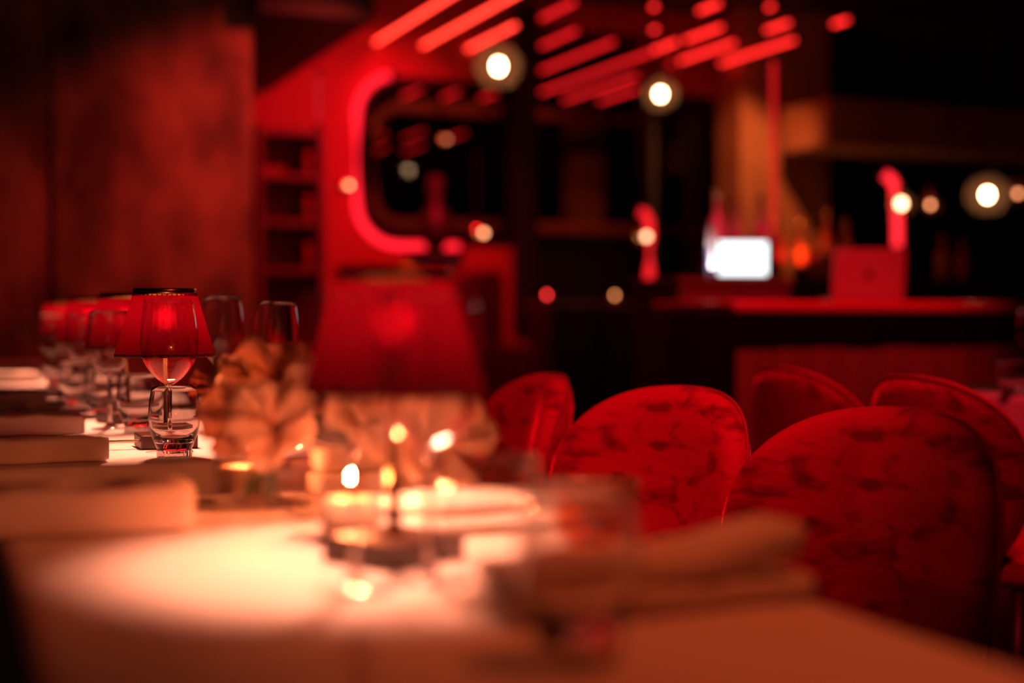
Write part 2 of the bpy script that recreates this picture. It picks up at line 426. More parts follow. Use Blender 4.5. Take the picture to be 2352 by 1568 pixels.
pendant('clear globe pendant hanging by the red neon curve behind the laptop', 2070, 467, 8.0, .07, .024, M_pend_small)
pendant('faint small globe pendant between the neon curve and the bright right pendant', 2137, 470, 8.8, .06, .014, M_small)
pendant('bright clear globe pendant at the far right above the bar', 2268, 447, 7.4, .11, .026, M_pend)
pendant('faint small globe pendant cut by the right frame edge', 2338, 444, 8.8, .07, .014, M_small)
def sconce(label, px, py, d, r, m):
    p = P(px, py, d); t = thing('wall_sconce', label, 'wall lamp', p, ANG)
    link('bulb', sphere(r, 12), m, t)
    link('back_plate', lathe([(0, 0), (.05, 0), (.045, .012), (0, .014)], 18), M_brass, t, rot=(PI / 2, 0, 0), loc=(0, .09, 0))
    link('arm', sweep([(0, .085, -.03), (0, .03, -.035), (0, 0, -r)], .006, 8), M_brass, t)
    return t
sconce('small orange bulb on the lit left edge of the rounded window', 802, 425, 9.2, .016, M_small)
sconce('pale round bulb on the red neon bracket left of the service stand', 1485, 543, 8.9, .022, emat('pale_bulb_glow', (1, .48, .25), 6.))
sconce('half-hidden orange bulb above the red booth', 1111, 535, 9.0, .018, M_small)
sconce('dim orange bulb deep behind the window beside a faint tube', 1026, 320, 12.0, .016, M_small)

# ================================================================== SHELVES left of the window
us = 9.0
sh0, _ = NZ(590, 400, us); sh1, _ = NZ(748, 400, us)
sh = thing('shelf_unit', 'dark open shelf unit between the plaster wall and the rounded window', 'shelves', UN(us, (sh0 + sh1) / 2), ANG)
hw = (sh1 - sh0) / 2
zs = [NZ(660, y, us)[1] for y in (300, 402, 508, 618)]
link('side_panel', boxbm(-hw, -hw + .04, 0, .35, 0, zs[0] + .03), mat('red_lit_shelf', (.16, .035, .025), .5), sh, False)  # red light falling on the shelves is put into the wood colour
link('side_panel', boxbm(hw - .04, hw, 0, .35, 0, zs[0] + .03), mat('red_lit_shelf', (.16, .035, .025), .5), sh, False)
for z in zs + [.35, .75]:
    link('shelf', boxbm(-hw + .04, hw - .04, 0, .35, z - .025, z + .012), mat('red_lit_shelf', (.16, .035, .025), .5), sh, False)
link('back_panel', boxbm(-hw, hw, .33, .35, 0, zs[0]), M_redwall, sh, False)
def bottle(label, loc, h, r, m, name='bottle', cat='bottle', group=None, rz=0):
    t = thing(name, label, cat, loc, rz, group)
    link('body', lathe([(0, 0), (r * .9, 0), (r, .01), (r, h * .55), (r * .75, h * .66), (r * .34, h * .74), (r * .32, h * .95), (0, h * .95)], 18), m, t)
    link('cap', lathe([(0, h), (r * .36, h), (r * .38, h * .93), (0, h * .93)], 14), M_brass, t)
    return t
M_amber = mat('amber_bottle', (.45, .10, .03), .12, coat=.5)
M_redbottle = mat('red_bottle', (.42, .03, .03), .15, coat=.5)
for i, (px, z, lb) in enumerate([(711, zs[1], 'red glinting bottle on the upper shelf by the window'), (711, zs[2], 'red glinting bottle on the middle shelf by the window'), (711, zs[3], 'red glinting bottle on the lower shelf by the window')]):
    n, _ = NZ(px, 400, us + .12); bottle(lb, UN(us + .12, n, z + .012), .24, .04, M_redbottle)

# upright post beside the shelves, the red light on it put in as glow
a, b = P(731, 285, 8.7), P(731, 170, 8.7)
tube('short upright red-lit post at the top of the shelf unit, its light put in as glow', a, b, emat('post_glow', (1, .02, .03), .5), r=.015, group=None, hang=False, post=2.0)

# ================================================================== RED BOOTH, SIDEBOARD
ub = 8.3
q0, _ = NZ(880, 700, ub); q1, _ = NZ(1180, 700, ub); _, qz = NZ(1130, 618, ub)
bo = thing('booth_sofa', 'red upholstered high-backed booth half hidden behind the near lamp', 'sofa', UN(ub, (q0 + q1) / 2), ANG)
hw = (q1 - q0) / 2
link('seat', boxbm(-hw, hw, -.45, .15, .12, .46, bevel=.05), M_velvet, bo)
link('backrest', boxbm(-hw, hw, .12, .30, .12, qz, bevel=.06), M_velvet, bo)
link('armrest', boxbm(hw - .16, hw, -.45, .2, .12, .78, bevel=.06), M_velvet, bo)
link('plinth', boxbm(-hw + .02, hw - .02, -.4, .28, 0, .12), M_black, bo, False)
ud = 8.6
s0, _ = NZ(1235, 690, ud); s1, _ = NZ(1500, 690, ud); _, sz = NZ(1370, 692, ud)
sb = thing('sideboard', 'dark sideboard with a faintly lit top under the rounded window', 'sideboard', UN(ud, (s0 + s1) / 2), ANG)
hw = (s1 - s0) / 2
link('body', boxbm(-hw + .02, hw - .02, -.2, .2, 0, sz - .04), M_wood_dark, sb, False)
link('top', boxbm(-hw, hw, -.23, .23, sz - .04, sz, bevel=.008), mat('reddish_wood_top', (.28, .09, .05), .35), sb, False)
for k in range(3):
    x0 = -hw + .04 + k * (2 * hw - .08) / 3; d_ = link('door', boxbm(x0 + .01, x0 + (2 * hw - .08) / 3 - .01, -.22, -.2, .08, sz - .08, bevel=.006), M_wood_dark, sb, False)
    link('knob', sphere(.012, 8, (x0 + .05, -.235, sz * .55)), M_brass, d_)
def tealight(label, loc, m_glass, em):
    t = thing('tealight', label, 'candle holder', loc)
    link('holder', lathe([(0, .004), (.03, .004), (.034, .06), (.036, .06), (.032, 0), (0, 0)], 20), m_glass, t)
    link('flame', sphere(.009, 10, (0, 0, .04), 1.6), em, t)
    link('wax', lathe([(0, .005), (.027, .005), (.027, .022), (0, .022)], 16), mat('wax', (.8, .6, .45), .6), t)
    return t
for px, lb, em in [(1256, 'red glowing tealight at the left end of the sideboard', emat('red_flame_glow', (1, .03, .03), 14)), (1412, 'amber tealight at the right end of the sideboard', emat('amber_flame_glow', (1, .3, .1), 9))]:
    n, _ = NZ(px, 690, ud - .12); tealight(lb, UN(ud - .12, n, sz), M_glass_thin, em)
# red glazed vase on the window ledge
n, _ = NZ(1000, 540, 8.95)
ve = thing('ledge_vase', 'dim red vase-shaped ornament standing before the window behind the near lamp', 'vase', UN(8.95, n, 0))
_, z0 = NZ(1000, 575, 8.95); _, z1 = NZ(1000, 405, 8.95)
hh = z1 - z0
link('body', lathe([(0, z0), (.05, z0), (.12, z0 + hh * .25), (.09, z0 + hh * .5), (.035, z0 + hh * .62), (.06, z0 + hh * .85), (.05, z1), (.03, z1), (0, z1 - .02)], 24), mat('red_glaze', (.035, .004, .004), .5), ve)
link('pedestal', boxbm(-.14, .14, -.14, .14, 0, z0, bevel=.01), M_black, ve, False, rz=ANG)

# ================================================================== BAR, SERVICE STAND, LAPTOP
UB = 5.0
zbar = EYE + .05
bn0 = un_of(PU(1690, 700, UB))[1]; bn1 = 6.2
bar = thing('bar_counter', 'long bar counter with a red-lit edge and dark plank front', 'bar counter', UN(UB, bn0), ANG)
L = bn1 - bn0
link('counter_top', boxbm(-.06, L, -.08, .62, zbar - .05, zbar, bevel=.012), mat('red_lacquer_top', (.45, .03, .03), .25, coat=.3), bar)
link('carcass', boxbm(.0, L, .04, .55, .1, zbar - .05), M_wood_dark, bar, False)
link('plinth', boxbm(.03, L, .08, .5, 0, .1), M_black, bar, False)
np_ = 18; wpl = L / np_
M_plank = mat('bar_front_wood', (.24, .075, .035), .45, vary=(.12, .04, .02), vscale=5, stretch=(1, 1, .1))
pm = boxbm(.004, wpl - .004, 0, .04, .1, zbar - .06, bevel=.004)
pl0 = link('front_plank', pm, M_plank, bar, False)
for k in range(1, np_): linkmesh('front_plank', pl0.data, bar, loc=(k * wpl, random.uniform(-.004, .004), 0))
# laptop seen from behind
n, _ = NZ(2005, 690, UB + .16)
lap = thing('laptop', 'open laptop seen from behind, standing on the bar counter', 'laptop', UN(UB + .2, n, zbar), ANG - .35)
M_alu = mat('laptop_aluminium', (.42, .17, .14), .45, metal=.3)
link('base', boxbm(-.16, .16, .0, .22, 0, .014, bevel=.004), M_alu, lap, False)
lid = link('lid', boxbm(-.16, .16, -.006, .004, .0, .218, bevel=.004), M_alu, lap, False, loc=(0, 0, .012), rot=(math.radians(8), 0, 0))
bm = bmesh.new()
vs = [bm.verts.new((.016 * math.cos(a) * (1 + .14 * math.cos(2 * a)), -.0075, .11 + .017 * math.sin(a) - .003 * abs(math.cos(a)) ** 4 * 0)) for a in [2 * PI * i / 24 for i in range(24)]]
bm.faces.new(vs); r = bmesh.ops.extrude_face_region(bm, geom=bm.faces[:])
for v in r['geom']:
    if isinstance(v, bmesh.types.BMVert): v.co.y += .0012
link('emblem', bm, mat('emblem_dark', (.06, .015, .012), .3), lid, False)
# service stand with till screen
US = 5.9
t0, _ = NZ(1512, 700, US); t1, _ = NZ(1762, 700, US); _, tz = NZ(1640, 641, US)
st = thing('service_stand', 'dark red service stand carrying the bright till screen', 'cabinet', UN(US, (t0 + t1) / 2), ANG)
hw = (t1 - t0) / 2
M_stand = mat('stand_red_wood', (.10, .022, .016), .5)
link('body', boxbm(-hw, hw, -.2, .25, .06, tz - .03, bevel=.006), M_stand, st, False)
link('top', boxbm(-hw - .01, hw + .01, -.22, .27, tz - .03, tz, bevel=.006), M_stand, st, False)
for k in range(2):
    x0 = -hw + .01 + k * hw; d_ = link('door', boxbm(x0 + .006, x0 + hw - .02, -.215, -.2, .1, tz - .06, bevel=.004), M_stand, st, False)
    link('handle', sweep([(x0 + (hw - .06 if k == 0 else .05), -.235, .7), (x0 + (hw - .06 if k == 0 else .05), -.235, .85)], .006, 8), M_blackmetal, d_)
link('plinth', boxbm(-hw + .03, hw - .03, -.17, .22, 0, .06), M_black, st, False)
n, _ = NZ(1706, 600, US)
sc = thing('till_screen', 'bright white till screen standing on the service stand', 'monitor', UN(US, n, tz), ANG - .28)
sw = .120
link('casing', boxbm(-sw - .012, sw + .012, .0, .025, .012, .19, bevel=.006), M_black, sc, False)
link('display', boxbm(-sw, sw, -.004, .001, .022, .180), M_screen, sc, False)
link('foot', boxbm(-.07, .07, -.03, .09, 0, .012, bevel=.003), M_black, sc, False)
n, _ = NZ(1612, 600, US + .05)
sc2 = thing('screen_reflection', 'violet-white reflection of the till screen, put in as a glowing panel', 'reflection', UN(US - .02, n, tz), ANG + .9)  # till screen's reflection, modelled as a small self-lit panel
link('casing', boxbm(-.05, .05, 0, .025, 0, .155, bevel=.006), M_black, sc2, False)
link('display', boxbm(-.04, .04, -.003, .001, .03, .14), emat('screen_reflection_glow', (.55, .48, .9), .55), sc2, False)
# glassware stacked behind the till, brightened by the added task light
def simple_glass(label, loc, h=.12, r=.035, group=None, m=None):
    t = thing('drinking_glass', label, 'glass', loc, 0, group)
    link('body', lathe([(r * .82, .012), (r, h), (r * .96, h), (r * .78, .014), (0, .014)], 20), m or M_glass_thin, t)
    link('foot', lathe([(0, 0), (r * .8, 0), (r * .83, .012), (0, .0125)], 20), m or M_glass_thin, t)
    return t
M_pale = mat('pale_glassware', (.75, .66, .66), .15, spec=.8)
for i, (px, d_, h, lb) in enumerate([(1648, 6.85, .22, 'pale glass carafe left above the till screen'), (1690, 6.95, .18, 'pale short carafe behind the till screen'), (1748, 6.9, .19, 'pale glass carafe right above the till screen')]):
    p = P(px, 600, d_); bottle(lb, (p.x, p.y + .02, tz), h + .22, .045, M_pale, name='carafe', cat='carafe', group='carafes behind the till')
# back bar with red and amber bottles
UK = 7.6
kk0, _ = NZ(1770, 650, UK); kk1, _ = NZ(2330, 650, UK); _, kz = NZ(1850, 640, UK)
bb = thing('back_bar', 'dark back-bar cabinet holding bottles behind the counter', 'cabinet', UN(UK, (kk0 + kk1) / 2), ANG)
hw = (kk1 - kk0) / 2
link('body', boxbm(-hw, hw, -.15, .2, 0, kz - .03), M_wood_dark, bb, False)
link('top', boxbm(-hw - .02, hw + .02, -.18, .22, kz - .03, kz, bevel=.006), M_wood_dark, bb, False)
for k in range(4):
    x0 = -hw + k * hw / 2; link('door', boxbm(x0 + .01, x0 + hw / 2 - .01, -.165, -.15, .06, kz - .06, bevel=.004), M_wood_dark, bb, False)
for px, h, r, m_, lb in [(1782, .40, .045, M_redbottle, 'tall red-lit bottle at the left end of the back bar'), (1838, .37, .04, M_amber, 'amber bottle second from the left on the back bar'), (1868, .22, .05, M_redbottle, 'squat red bottle in the middle of the back bar'),
                     (1898, .44, .042, M_amber, 'tallest amber bottle on the back bar right of the column'), (1942, .38, .045, M_amber, 'dim amber bottle at the right on the back bar beside the laptop'), (2165, .30, .04, M_amber, 'dim amber bottle right of the laptop on the back bar'), (2210, .26, .045, M_redbottle, 'dim squat bottle far right on the back bar')]:
    n, _ = NZ(px, 640, UK); bottle(lb, UN(UK, n, kz), h, r, m_, group='bottles on the back bar')
# uplights added to brighten the carafes, back-bar bottles and ochre column
def uplight(label, loc, power, col):
    t = thing('uplight', label, 'lamp', loc)
    link('housing', lathe([(0, 0), (.05, 0), (.05, .06), (.042, .06), (.04, .03), (0, .03)], 18), M_blackmetal, t)
    link('lens', lathe([(0, .032), (.039, .032), (.039, .036), (0, .036)], 18), emat(label[:12] + '_lens', col, power), t)
    return t
n, _ = NZ(1830, 640, 8.9)
p = P(1700, 600, 6.93)
uplight('cool task light on the service stand among the carafes', (p.x - .185, p.y - .09, tz), 150., (1, .9, .9))
n_, _ = NZ(1838, 640, UK - .12)
uplight('small orange uplight among the back-bar bottles', UN(UK - .12, n_, kz), 300., (1, .16, .05))
uplight('small warm uplight on the floor at the foot of the ochre column', UN(8.9, n, 0), 260., (1, .34, .10))

# ================================================================== TABLES
def cloth_mesh(hl, hwid, drop, seed, wob=.012):
    """cloth over a table: local x across (n), y along (u); top at z=0"""
    rnd = random.Random(seed); per = rrect(-hwid, hwid, -hl, hl, .03, 5)
    # resample densely
    pts = []
    for i in range(len(per)):
        a, b = Vector(per[i]), Vector(per[(i + 1) % len(per)]); m_ = max(1, int((b - a).length / .025))
        pts += [a.lerp(b, k / m_) for k in range(m_)]
    N = len(pts); bm = bmesh.new(); rings = []
    ph = [rnd.uniform(0, 6.3) for _ in range(4)]
    def wrinkle(x, y): return .0022 * noise.noise(Vector((x * 7 + seed, y * 7, .3))) + .0012 * noise.noise(Vector((x * 19, y * 19 + seed, 1.3)))
    for s in (.1, .25, .4, .55, .7, .82, .92, .975):
        rings.append([bm.verts.new((p.x * s, p.y * s, wrinkle(p.x * s, p.y * s))) for p in pts])
    rings.append([bm.verts.new((p.x, p.y, -.002)) for p in pts])
    rings.append([bm.verts.new((p.x * 1.004, p.y * 1.003, -.010)) for p in pts])
    cum = 0.; arc = []
    for i in range(N):
        arc.append(cum); cum += (pts[(i + 1) % N] - pts[i]).length
    for k in range(1, 9):
        t = k / 8.; ring = []
        for i, p in enumerate(pts):
            nx, ny = (1 if p.x > hwid - .02 else -1 if p.x < -hwid + .02 else 0), (1 if p.y > hl - .02 else -1 if p.y < -hl + .02 else 0)
            w_ = wob * t * (math.sin(2 * PI * arc[i] / .16 + ph[0]) + .7 * math.sin(2 * PI * arc[i] / .27 + ph[1])) + .012 * t
            l = math.hypot(nx, ny) or 1
            ring.append(bm.verts.new((p.x * 1.004 + nx / l * w_, p.y * 1.003 + ny / l * w_, -.010 - drop * t)))
        rings.append(ring)
    for a, b in zip(rings, rings[1:]):
        for i in range(N):
            j = (i + 1) % N; bm.faces.new((a[i], b[i], b[j], a[j]))
    bm.faces.new(rings[0])
    return bm
NC, HW = .350, .295
def table(u0, u1, label, clabel, n=NC, hw=HW, seed=1):
    t = thing('dining_table', label, 'table', UN((u0 + u1) / 2, n), ANG, 'tables in the left row' if n == NC else None)
    hl = (u1 - u0) / 2
    link('tabletop', boxbm(-hw + .006, hw - .006, -hl + .006, hl - .006, TZ - .045, TZ - .012, bevel=.004), M_wood_dark, t, False)
    link('pedestal', boxbm(-.04, .04, -.04, .04, .02, TZ - .045, bevel=.006), M_blackmetal, t, False)
    link('foot_plate', boxbm(-.2, .2, -min(.2, hl * .6), min(.2, hl * .6), 0, .02, bevel=.004), M_blackmetal, t, False)
    cl = link('tablecloth', cloth_mesh(hl, hw, .26, seed), M_cloth, None, True, UN((u0 + u1) / 2, n, TZ), ANG)
    tag(cl, clabel, 'tablecloth', 'white tablecloths of the left row' if n == NC else None)
table(.28, 1.80, 'table under the nearest cloth, at the bottom of the picture', 'white cloth on the nearest table, brightly lit under the blurred lamp', seed=1)
table(2.205, 3.30, 'table under the cloth carrying the sharp red lamp', 'white cloth with a sharp front edge under the in-focus lamp', seed=2)
table(3.38, 4.30, 'third table of the left row, behind the sharp lamp', 'white cloth on the third table behind the sharp lamp', seed=3)
table(4.38, 5.55, 'fourth table of the left row', 'white cloth on the fourth table of the left row', seed=4)
table(5.63, 7.0, 'last table of the left row before the plaster wall', 'dim white cloth on the last table before the plaster wall', seed=5)
# the table at the right edge, beyond the two dark chairs
pr = PZ(2300, 905, TZ); ur, nr = un_of(pr)
table(ur - .75, ur + .45, 'table at the right edge beyond the two dark chairs', 'white cloth just showing at the right edge behind a chair', n=nr + .27, hw=.32, seed=6)

# ================================================================== TABLE LAMPS
def make_lamp(label):
    t = thing('table_lamp', label, 'lamp', (0, 0, 0), 0, 'red pleated table lamps along the row')
    b = link('base', boxbm(-.047, .047, -.047, .047, 0, .024, bevel=.003), M_wood_dark, t, False)
    link('stem', lathe([(0, .024), (.012, .024), (.006, .034), (.005, .17), (.010, .175), (.010, .20), (0, .20)], 16), M_brass, t)
    n = 40
    def wv(i, z): return 1 + (.028 if i % 2 else -.028)
    shd = link('lamp_shade', lathe([(.0825, .155), (.0722, .19), (.0620, .225), (.0517, .262)], 2 * n, wave=wv), M_shade, t, False)
    link('top_band', lathe([(.0520, .257), (.0535, .257), (.0525, .270), (.0505, .270)], 48, close=True), M_brass, shd)
    link('bottom_hem', lathe([(.0815, .154), (.0845, .154), (.0840, .159), (.0812, .159)], 48, close=True), mat('dark_red_hem', (.12, .003, .006), .8), shd)
    link('shade_carrier', sweep([(-.05, 0, .262), (.05, 0, .262)], .0015, 6), M_brass, shd)
    link('bulb', sphere(.016, 14, (0, 0, .219), 1.15), M_bulb, t)
    return t
LAMPS = []
def place_lamp(px, d, label, rz=ANG, proto=[None]):
    p = P(px, 900, d); p.z = TZ
    t = make_lamp(label) if proto[0] is None else copy_tree(proto[0])
    if proto[0] is None: proto[0] = t
    t['label'] = label; t.location = p; t.rotation_euler = (0, 0, rz); LAMPS.append(p)
    return t
place_lamp(380, 2.42, 'sharp red pleated table lamp behind a wine glass')
place_lamp(905, 1.31, 'big blurred red table lamp nearest the camera', ANG + .5)
place_lamp(290, 2.95, 'red pleated table lamp just left behind the sharp lamp', ANG + .3)
place_lamp(207, 3.65, 'blurred red table lamp third from the left wall', ANG + .8)
place_lamp(143, 4.70, 'farthest and smallest red table lamp of the row', ANG + .1)

# ================================================================== GLASSES
def wineglass_mesh(H=.245, R=.046, seg=36, m=None):
    m = m or M_glass
    zb_, z1 = H * .44, H
    bowl_o = []; bowl_i = []
    for i in range(15):
        t = i / 14.; z = zb_ + (z1 - zb_) * t
        r = R * min(1., (math.sin(min(1., t / .48) * PI / 2)) ** .62 if t < .48 else 1 - .16 * ((t - .48) / .52) ** 1.6)
        bowl_o.append((max(r, .004), z)); bowl_i.append((max(r - .0012, .0), z if t > 0 else z + .004))
    bowl = lathe(bowl_o + [(bowl_o[-1][0] - .0006, z1 + .0005)] + [(r, z) for r, z in reversed(bowl_i[1:])] + [(0, zb_ + .004)], seg)
    # close the bottom of the bowl
    stem = lathe([(0, .006), (.009, .006), (.0042, .016), (.0036, H * .25), (.0042, zb_ - .006), (.006, zb_ + .0012), (0, zb_ + .0012)], 16)
    foot = lathe([(0, 0), (R * .80, 0), (R * .81, .0015), (R * .4, .0035), (.010, .0065), (0, .0068)], seg)
    return bowl, stem, foot
WPROTO = {}
def wineglass(label, loc, H=.245, R=.046, group='wine glasses on the tables', rz=0, real=True):
    key = (H, R, real)
    t = thing('wine_glass', label, 'wine glass', loc, rz, group)
    m = M_glass if real else M_glass_thin
    if key not in WPROTO:
        bo_, st_, fo_ = wineglass_mesh(H, R)
        os_ = [link('bowl', bo_, m, t), link('stem', st_, M_glass, t), link('foot', fo_, m, t)]
        WPROTO[key] = [(o.name.split('.')[0], o.data) for o in os_]
    else:
        for nm, me in WPROTO[key]: linkmesh(nm, me, t)
    return t
TPROTO = {}
def tumbler(label, loc, H=.112, R=.0405, group='water tumblers on the tables', real=True, rz=0):
    key = (H, R, real)
    t = thing('tumbler', label, 'glass', loc, rz, group)
    m = M_glass if real else M_glass_thin
    if key not in TPROTO:
        k = R / .0405; hk = H / .112
        prof_o = [(.0265, .0125), (.0285, .017), (.0345, .032), (.0392, .050), (.0405, .066), (.0393, .085), (.0360, .105), (.0345, .112)]
        prof_i = [(.0332, .112), (.0346, .105), (.0379, .085), (.0390, .066), (.0372, .050), (.0310, .034), (.020, .027), (0, .0255)]
        body = lathe([(0, .0122)] + [(r * k, z * hk) for r, z in prof_o] + [(.0339 * k, .1128 * hk)] + [(r * k, z * hk) for r, z in prof_i], 48)
        nf = 20
        base = lathe([(0, .0), (.024 * k, .0), (.0268 * k, .0015), (.0272 * k, .0120 * hk), (0, .0121 * hk)], 2 * nf, wave=lambda i, z: 1 + (.022 if i % 2 else -.022))
        os_ = [link('body', body, m, t), link('faceted_base', base, m, t, False)]
        TPROTO[key] = [(o.name.split('.')[0], o.data) for o in os_]
    else:
        for nm, me in TPROTO[key]: linkmesh(nm, me, t)
    return t
def ON(px, d): p = P(px, 900, d); p.z = TZ; return p
# in focus
tumbler('sharp water tumbler at the cloth edge in front of the red lamp', ON(400, 2.245))
wineglass('sharp wine glass between the tumbler and the in-focus lamp', ON(389, 2.325), .250, .0475, real=False)
tumbler('tumbler half hidden behind the sharp tumbler, to its left', ON(318, 2.72))
wineglass('wine glass with dark refractions right of the sharp lamp', ON(637, 2.72), .250, .043)
wineglass('pale wine glass between the sharp lamp and the dark one', ON(512, 2.86), .262, .043)
wineglass('wine glass in front of the second lamp behind', ON(252, 2.80), .232, .043)
tumbler('tumbler beside the base of the second lamp behind', ON(238, 3.05))
tumbler('tumbler in front of the third distant lamp', ON(172, 3.42))
wineglass('wine glass in front of the third distant lamp', ON(190, 3.50), .225, .042)
wineglass('wine glass left of the farthest lamp', ON(118, 4.30), .225, .042)
tumbler('small distant tumbler below the farthest lamp', ON(130, 4.45))
wineglass('wine glass at the left of the last table', ON(60, 5.9), .225, .042)
# near table
wineglass('blurred wine glass in front of the nearest lamp, left one', ON(812, 1.165), .245, .043, real=False)
wineglass('blurred wine glass in front of the nearest lamp, right one', ON(985, 1.21), .245, .046, real=False)
tumbler('blurred round tumbler right of the nearest lamp base', ON(1130, 1.135), real=False)
tumbler('big blurred tumbler at the bottom edge, nearest the camera', ON(1328, .93))
# right-hand table
tumbler('tumbler at the right edge on the far table behind the dark chairs', ON(2325, 3.92), .095, .043)
wineglass('wine glass cut by the right frame edge', ON(2372, 4.15), .245, .044)

def votive(label, loc):
    t = thing('votive_candle', label, 'candle', loc)
    link('holder', lathe([(0, .004), (.026, .004), (.0305, .070), (.0325, .070), (.029, 0), (0, 0)], 32), M_glass_thin, t)
    link('wax', lathe([(0, .0045), (.0258, .0045), (.028, .046), (.010, .0445), (0, .044)], 24), mat('candle_wax', (.55, .34, .22), .5), t)
    link('wick', sweep([(0, 0, .043), (.0008, 0, .063)], .0008, 6), M_black, t)
    link('flame', lathe([(0, .0615), (.0025, .0625), (.0042, .0655), (.0036, .069), (.0016, .0725), (0, .0745)], 12), emat('candle_flame_glow', (1, .20, .065), 2600.), t)
    return t
votive('lit votive candle in clear glass behind the left blurred wine glass', ON(804, 1.40))
votive('lit votive candle added behind the flower vase to light the lilies', ON(555, 1.70))  # unseen second candle, added so the lilies catch light

# low amber bowls at the edge of the near table
M_amberglass = thinglass('amber_glass', (.90, .50, .28))
def bowl(label, loc, R=.048, H=.058):
    t = thing('amber_bowl', label, 'bowl', loc, 0, 'amber glass bowls beside the napkins')
    link('body', lathe([(0, .004), (R * .62, .004), (R * .9, .016), (R, .034), (R * .97, H), (R * .92, H), (R * .94, .034), (R * .84, .019), (R * .55, .010), (0, .010)], 36), M_amberglass, t)
    link('foot_ring', lathe([(0, 0), (R * .55, 0), (R * .58, .0038), (0, .0039)], 30), M_amberglass, t)
    return t
bowl('low amber glass bowl in front of the bright folded napkin, nearer one', ON(1360, 1.37), .045, .068)
bowl('low amber glass bowl at the table edge, farther one', ON(1140, 1.60), .045, .070)

# ================================================================== NAPKINS
def fold_slab(L, W, T, seed, lift=0., sag=0.):
    bm = bmesh.new(); nx, nr = 22, 14; rings = []
    for i in range(nx + 1):
        x = -L / 2 + L * i / nx; tt = i / nx; ring = []
        endf = 1. if 0 < i < nx else .86
        for k in range(nr):
            a = 2 * PI * k / nr; ca, sa = math.cos(a), math.sin(a)
            y = W / 2 * math.copysign(abs(ca) ** .38, ca) * endf; z = T / 2 * math.copysign(abs(sa) ** .45, sa) * endf
            up = max(0, sa)
            z += up * (.006 * noise.noise(Vector((x * 16 + seed, y * 9, seed))) + .003 * noise.noise(Vector((x * 40, y * 20 + seed, 2))))
            z += lift * max(0, tt - .45) ** 2 * 3.3 * (1 if up else .6)
            ring.append(bm.verts.new((x, y + .003 * math.sin(9 * tt + seed), z + T / 2)))
        rings.append(ring)
    for a, b in zip(rings, rings[1:]):
        for k in range(nr):
            j = (k + 1) % nr; bm.faces.new((a[k], b[k], b[j], a[j]))
    bm.faces.new(rings[0][::-1]); bm.faces.new(rings[-1])
    return bm
def napkin(label, loc, L, W, T1, T2, seed, lift=0., drz=0., knife=False, klabel=None):
    t = thing('napkin', label, 'napkin', loc, ANG + drz, 'folded linen napkins at the place settings')
    link('lower_fold', fold_slab(L, W, T1, seed), M_napkin, t)
    if T2: link('upper_fold', fold_slab(L * .97, W * .9, T2, seed + 5.3, lift), M_napkin, t, loc=(0, .003, T1 * .97))
    return t
def knife(label, loc, rz):
    t = thing('knife', label, 'knife', loc, rz, 'knives tucked under napkins')
    link('handle', boxbm(.02, .11, -.005, .005, .0, .005, bevel=.002), M_steel, t, False)
    link('blade', boxbm(-.10, .02, -.008, .006, .0015, .003, bevel=.0006), M_steel, t, False)
    return t
def nap_at(px, py, L, side, W=.065): # px,py: front bottom corner of the end towards the table middle / outer edge
    p = PZ(px, py, TZ); u, n = un_of(p)
    return UN(u + W / 2, n - side * L / 2, TZ + .001)
napkin('rolled napkin at the front left of the sharp lamp table', nap_at(252, 1062, .21, 1), .21, .060, .040, 0, 1)
napkin('blurred napkin second behind on the left side', nap_at(196, 1000, .22, 1), .22, .062, .040, 0, 3)
napkin('blurred napkin third behind on the left, with a bright top', nap_at(150, 938, .23, 1), .23, .06, .024, .012, 4)
napkin('dim napkin farthest behind on the left', nap_at(95, 880, .23, 1), .23, .06, .024, .012, 6)
napkin('large blurred napkin on the left of the nearest table', nap_at(450, 1222, .25, 1), .25, .075, .052, 0, 5)
napkin('large folded napkin at the right corner of the nearest table', nap_at(1870, 1380, .26, 1, .08), .26, .095, .020, .020, 7, lift=.022)
napkin('bright folded napkin behind the right-hand wine glass', nap_at(1375, 1213, .24, 1, .075), .24, .08, .020, .020, 9)
# menu card / napkin peak standing behind
napkin('bright folded napkin farther back on the right of the nearest table', nap_at(1080, 1130, .20, 1, .06), .20, .065, .032, .030, 12, lift=.012)
p = PZ(262, 1040, TZ); knife('steel knife tip poking out of the front left napkin', (p.x - .05, p.y + .03, TZ + .012), .35)
p = PZ(222, 968, TZ); knife('steel knife poking out of the second left napkin', (p.x - .05, p.y + .02, TZ + .012), .5)

# ================================================================== VASE AND LILIES
vp = PZ(585, 1205, TZ); vp.y += .06
va = thing('flower_vase', 'square clear glass vase of lilies on the nearest table', 'vase', vp, ANG + .1)
hwv = .047; Hv = .105
bm = bmesh.new()
box(bm, -hwv, hwv, -hwv, hwv, 0, Hv, bevel=.006)
top = [f for f in bm.faces if f.calc_center_median().z > Hv - 1e-4]
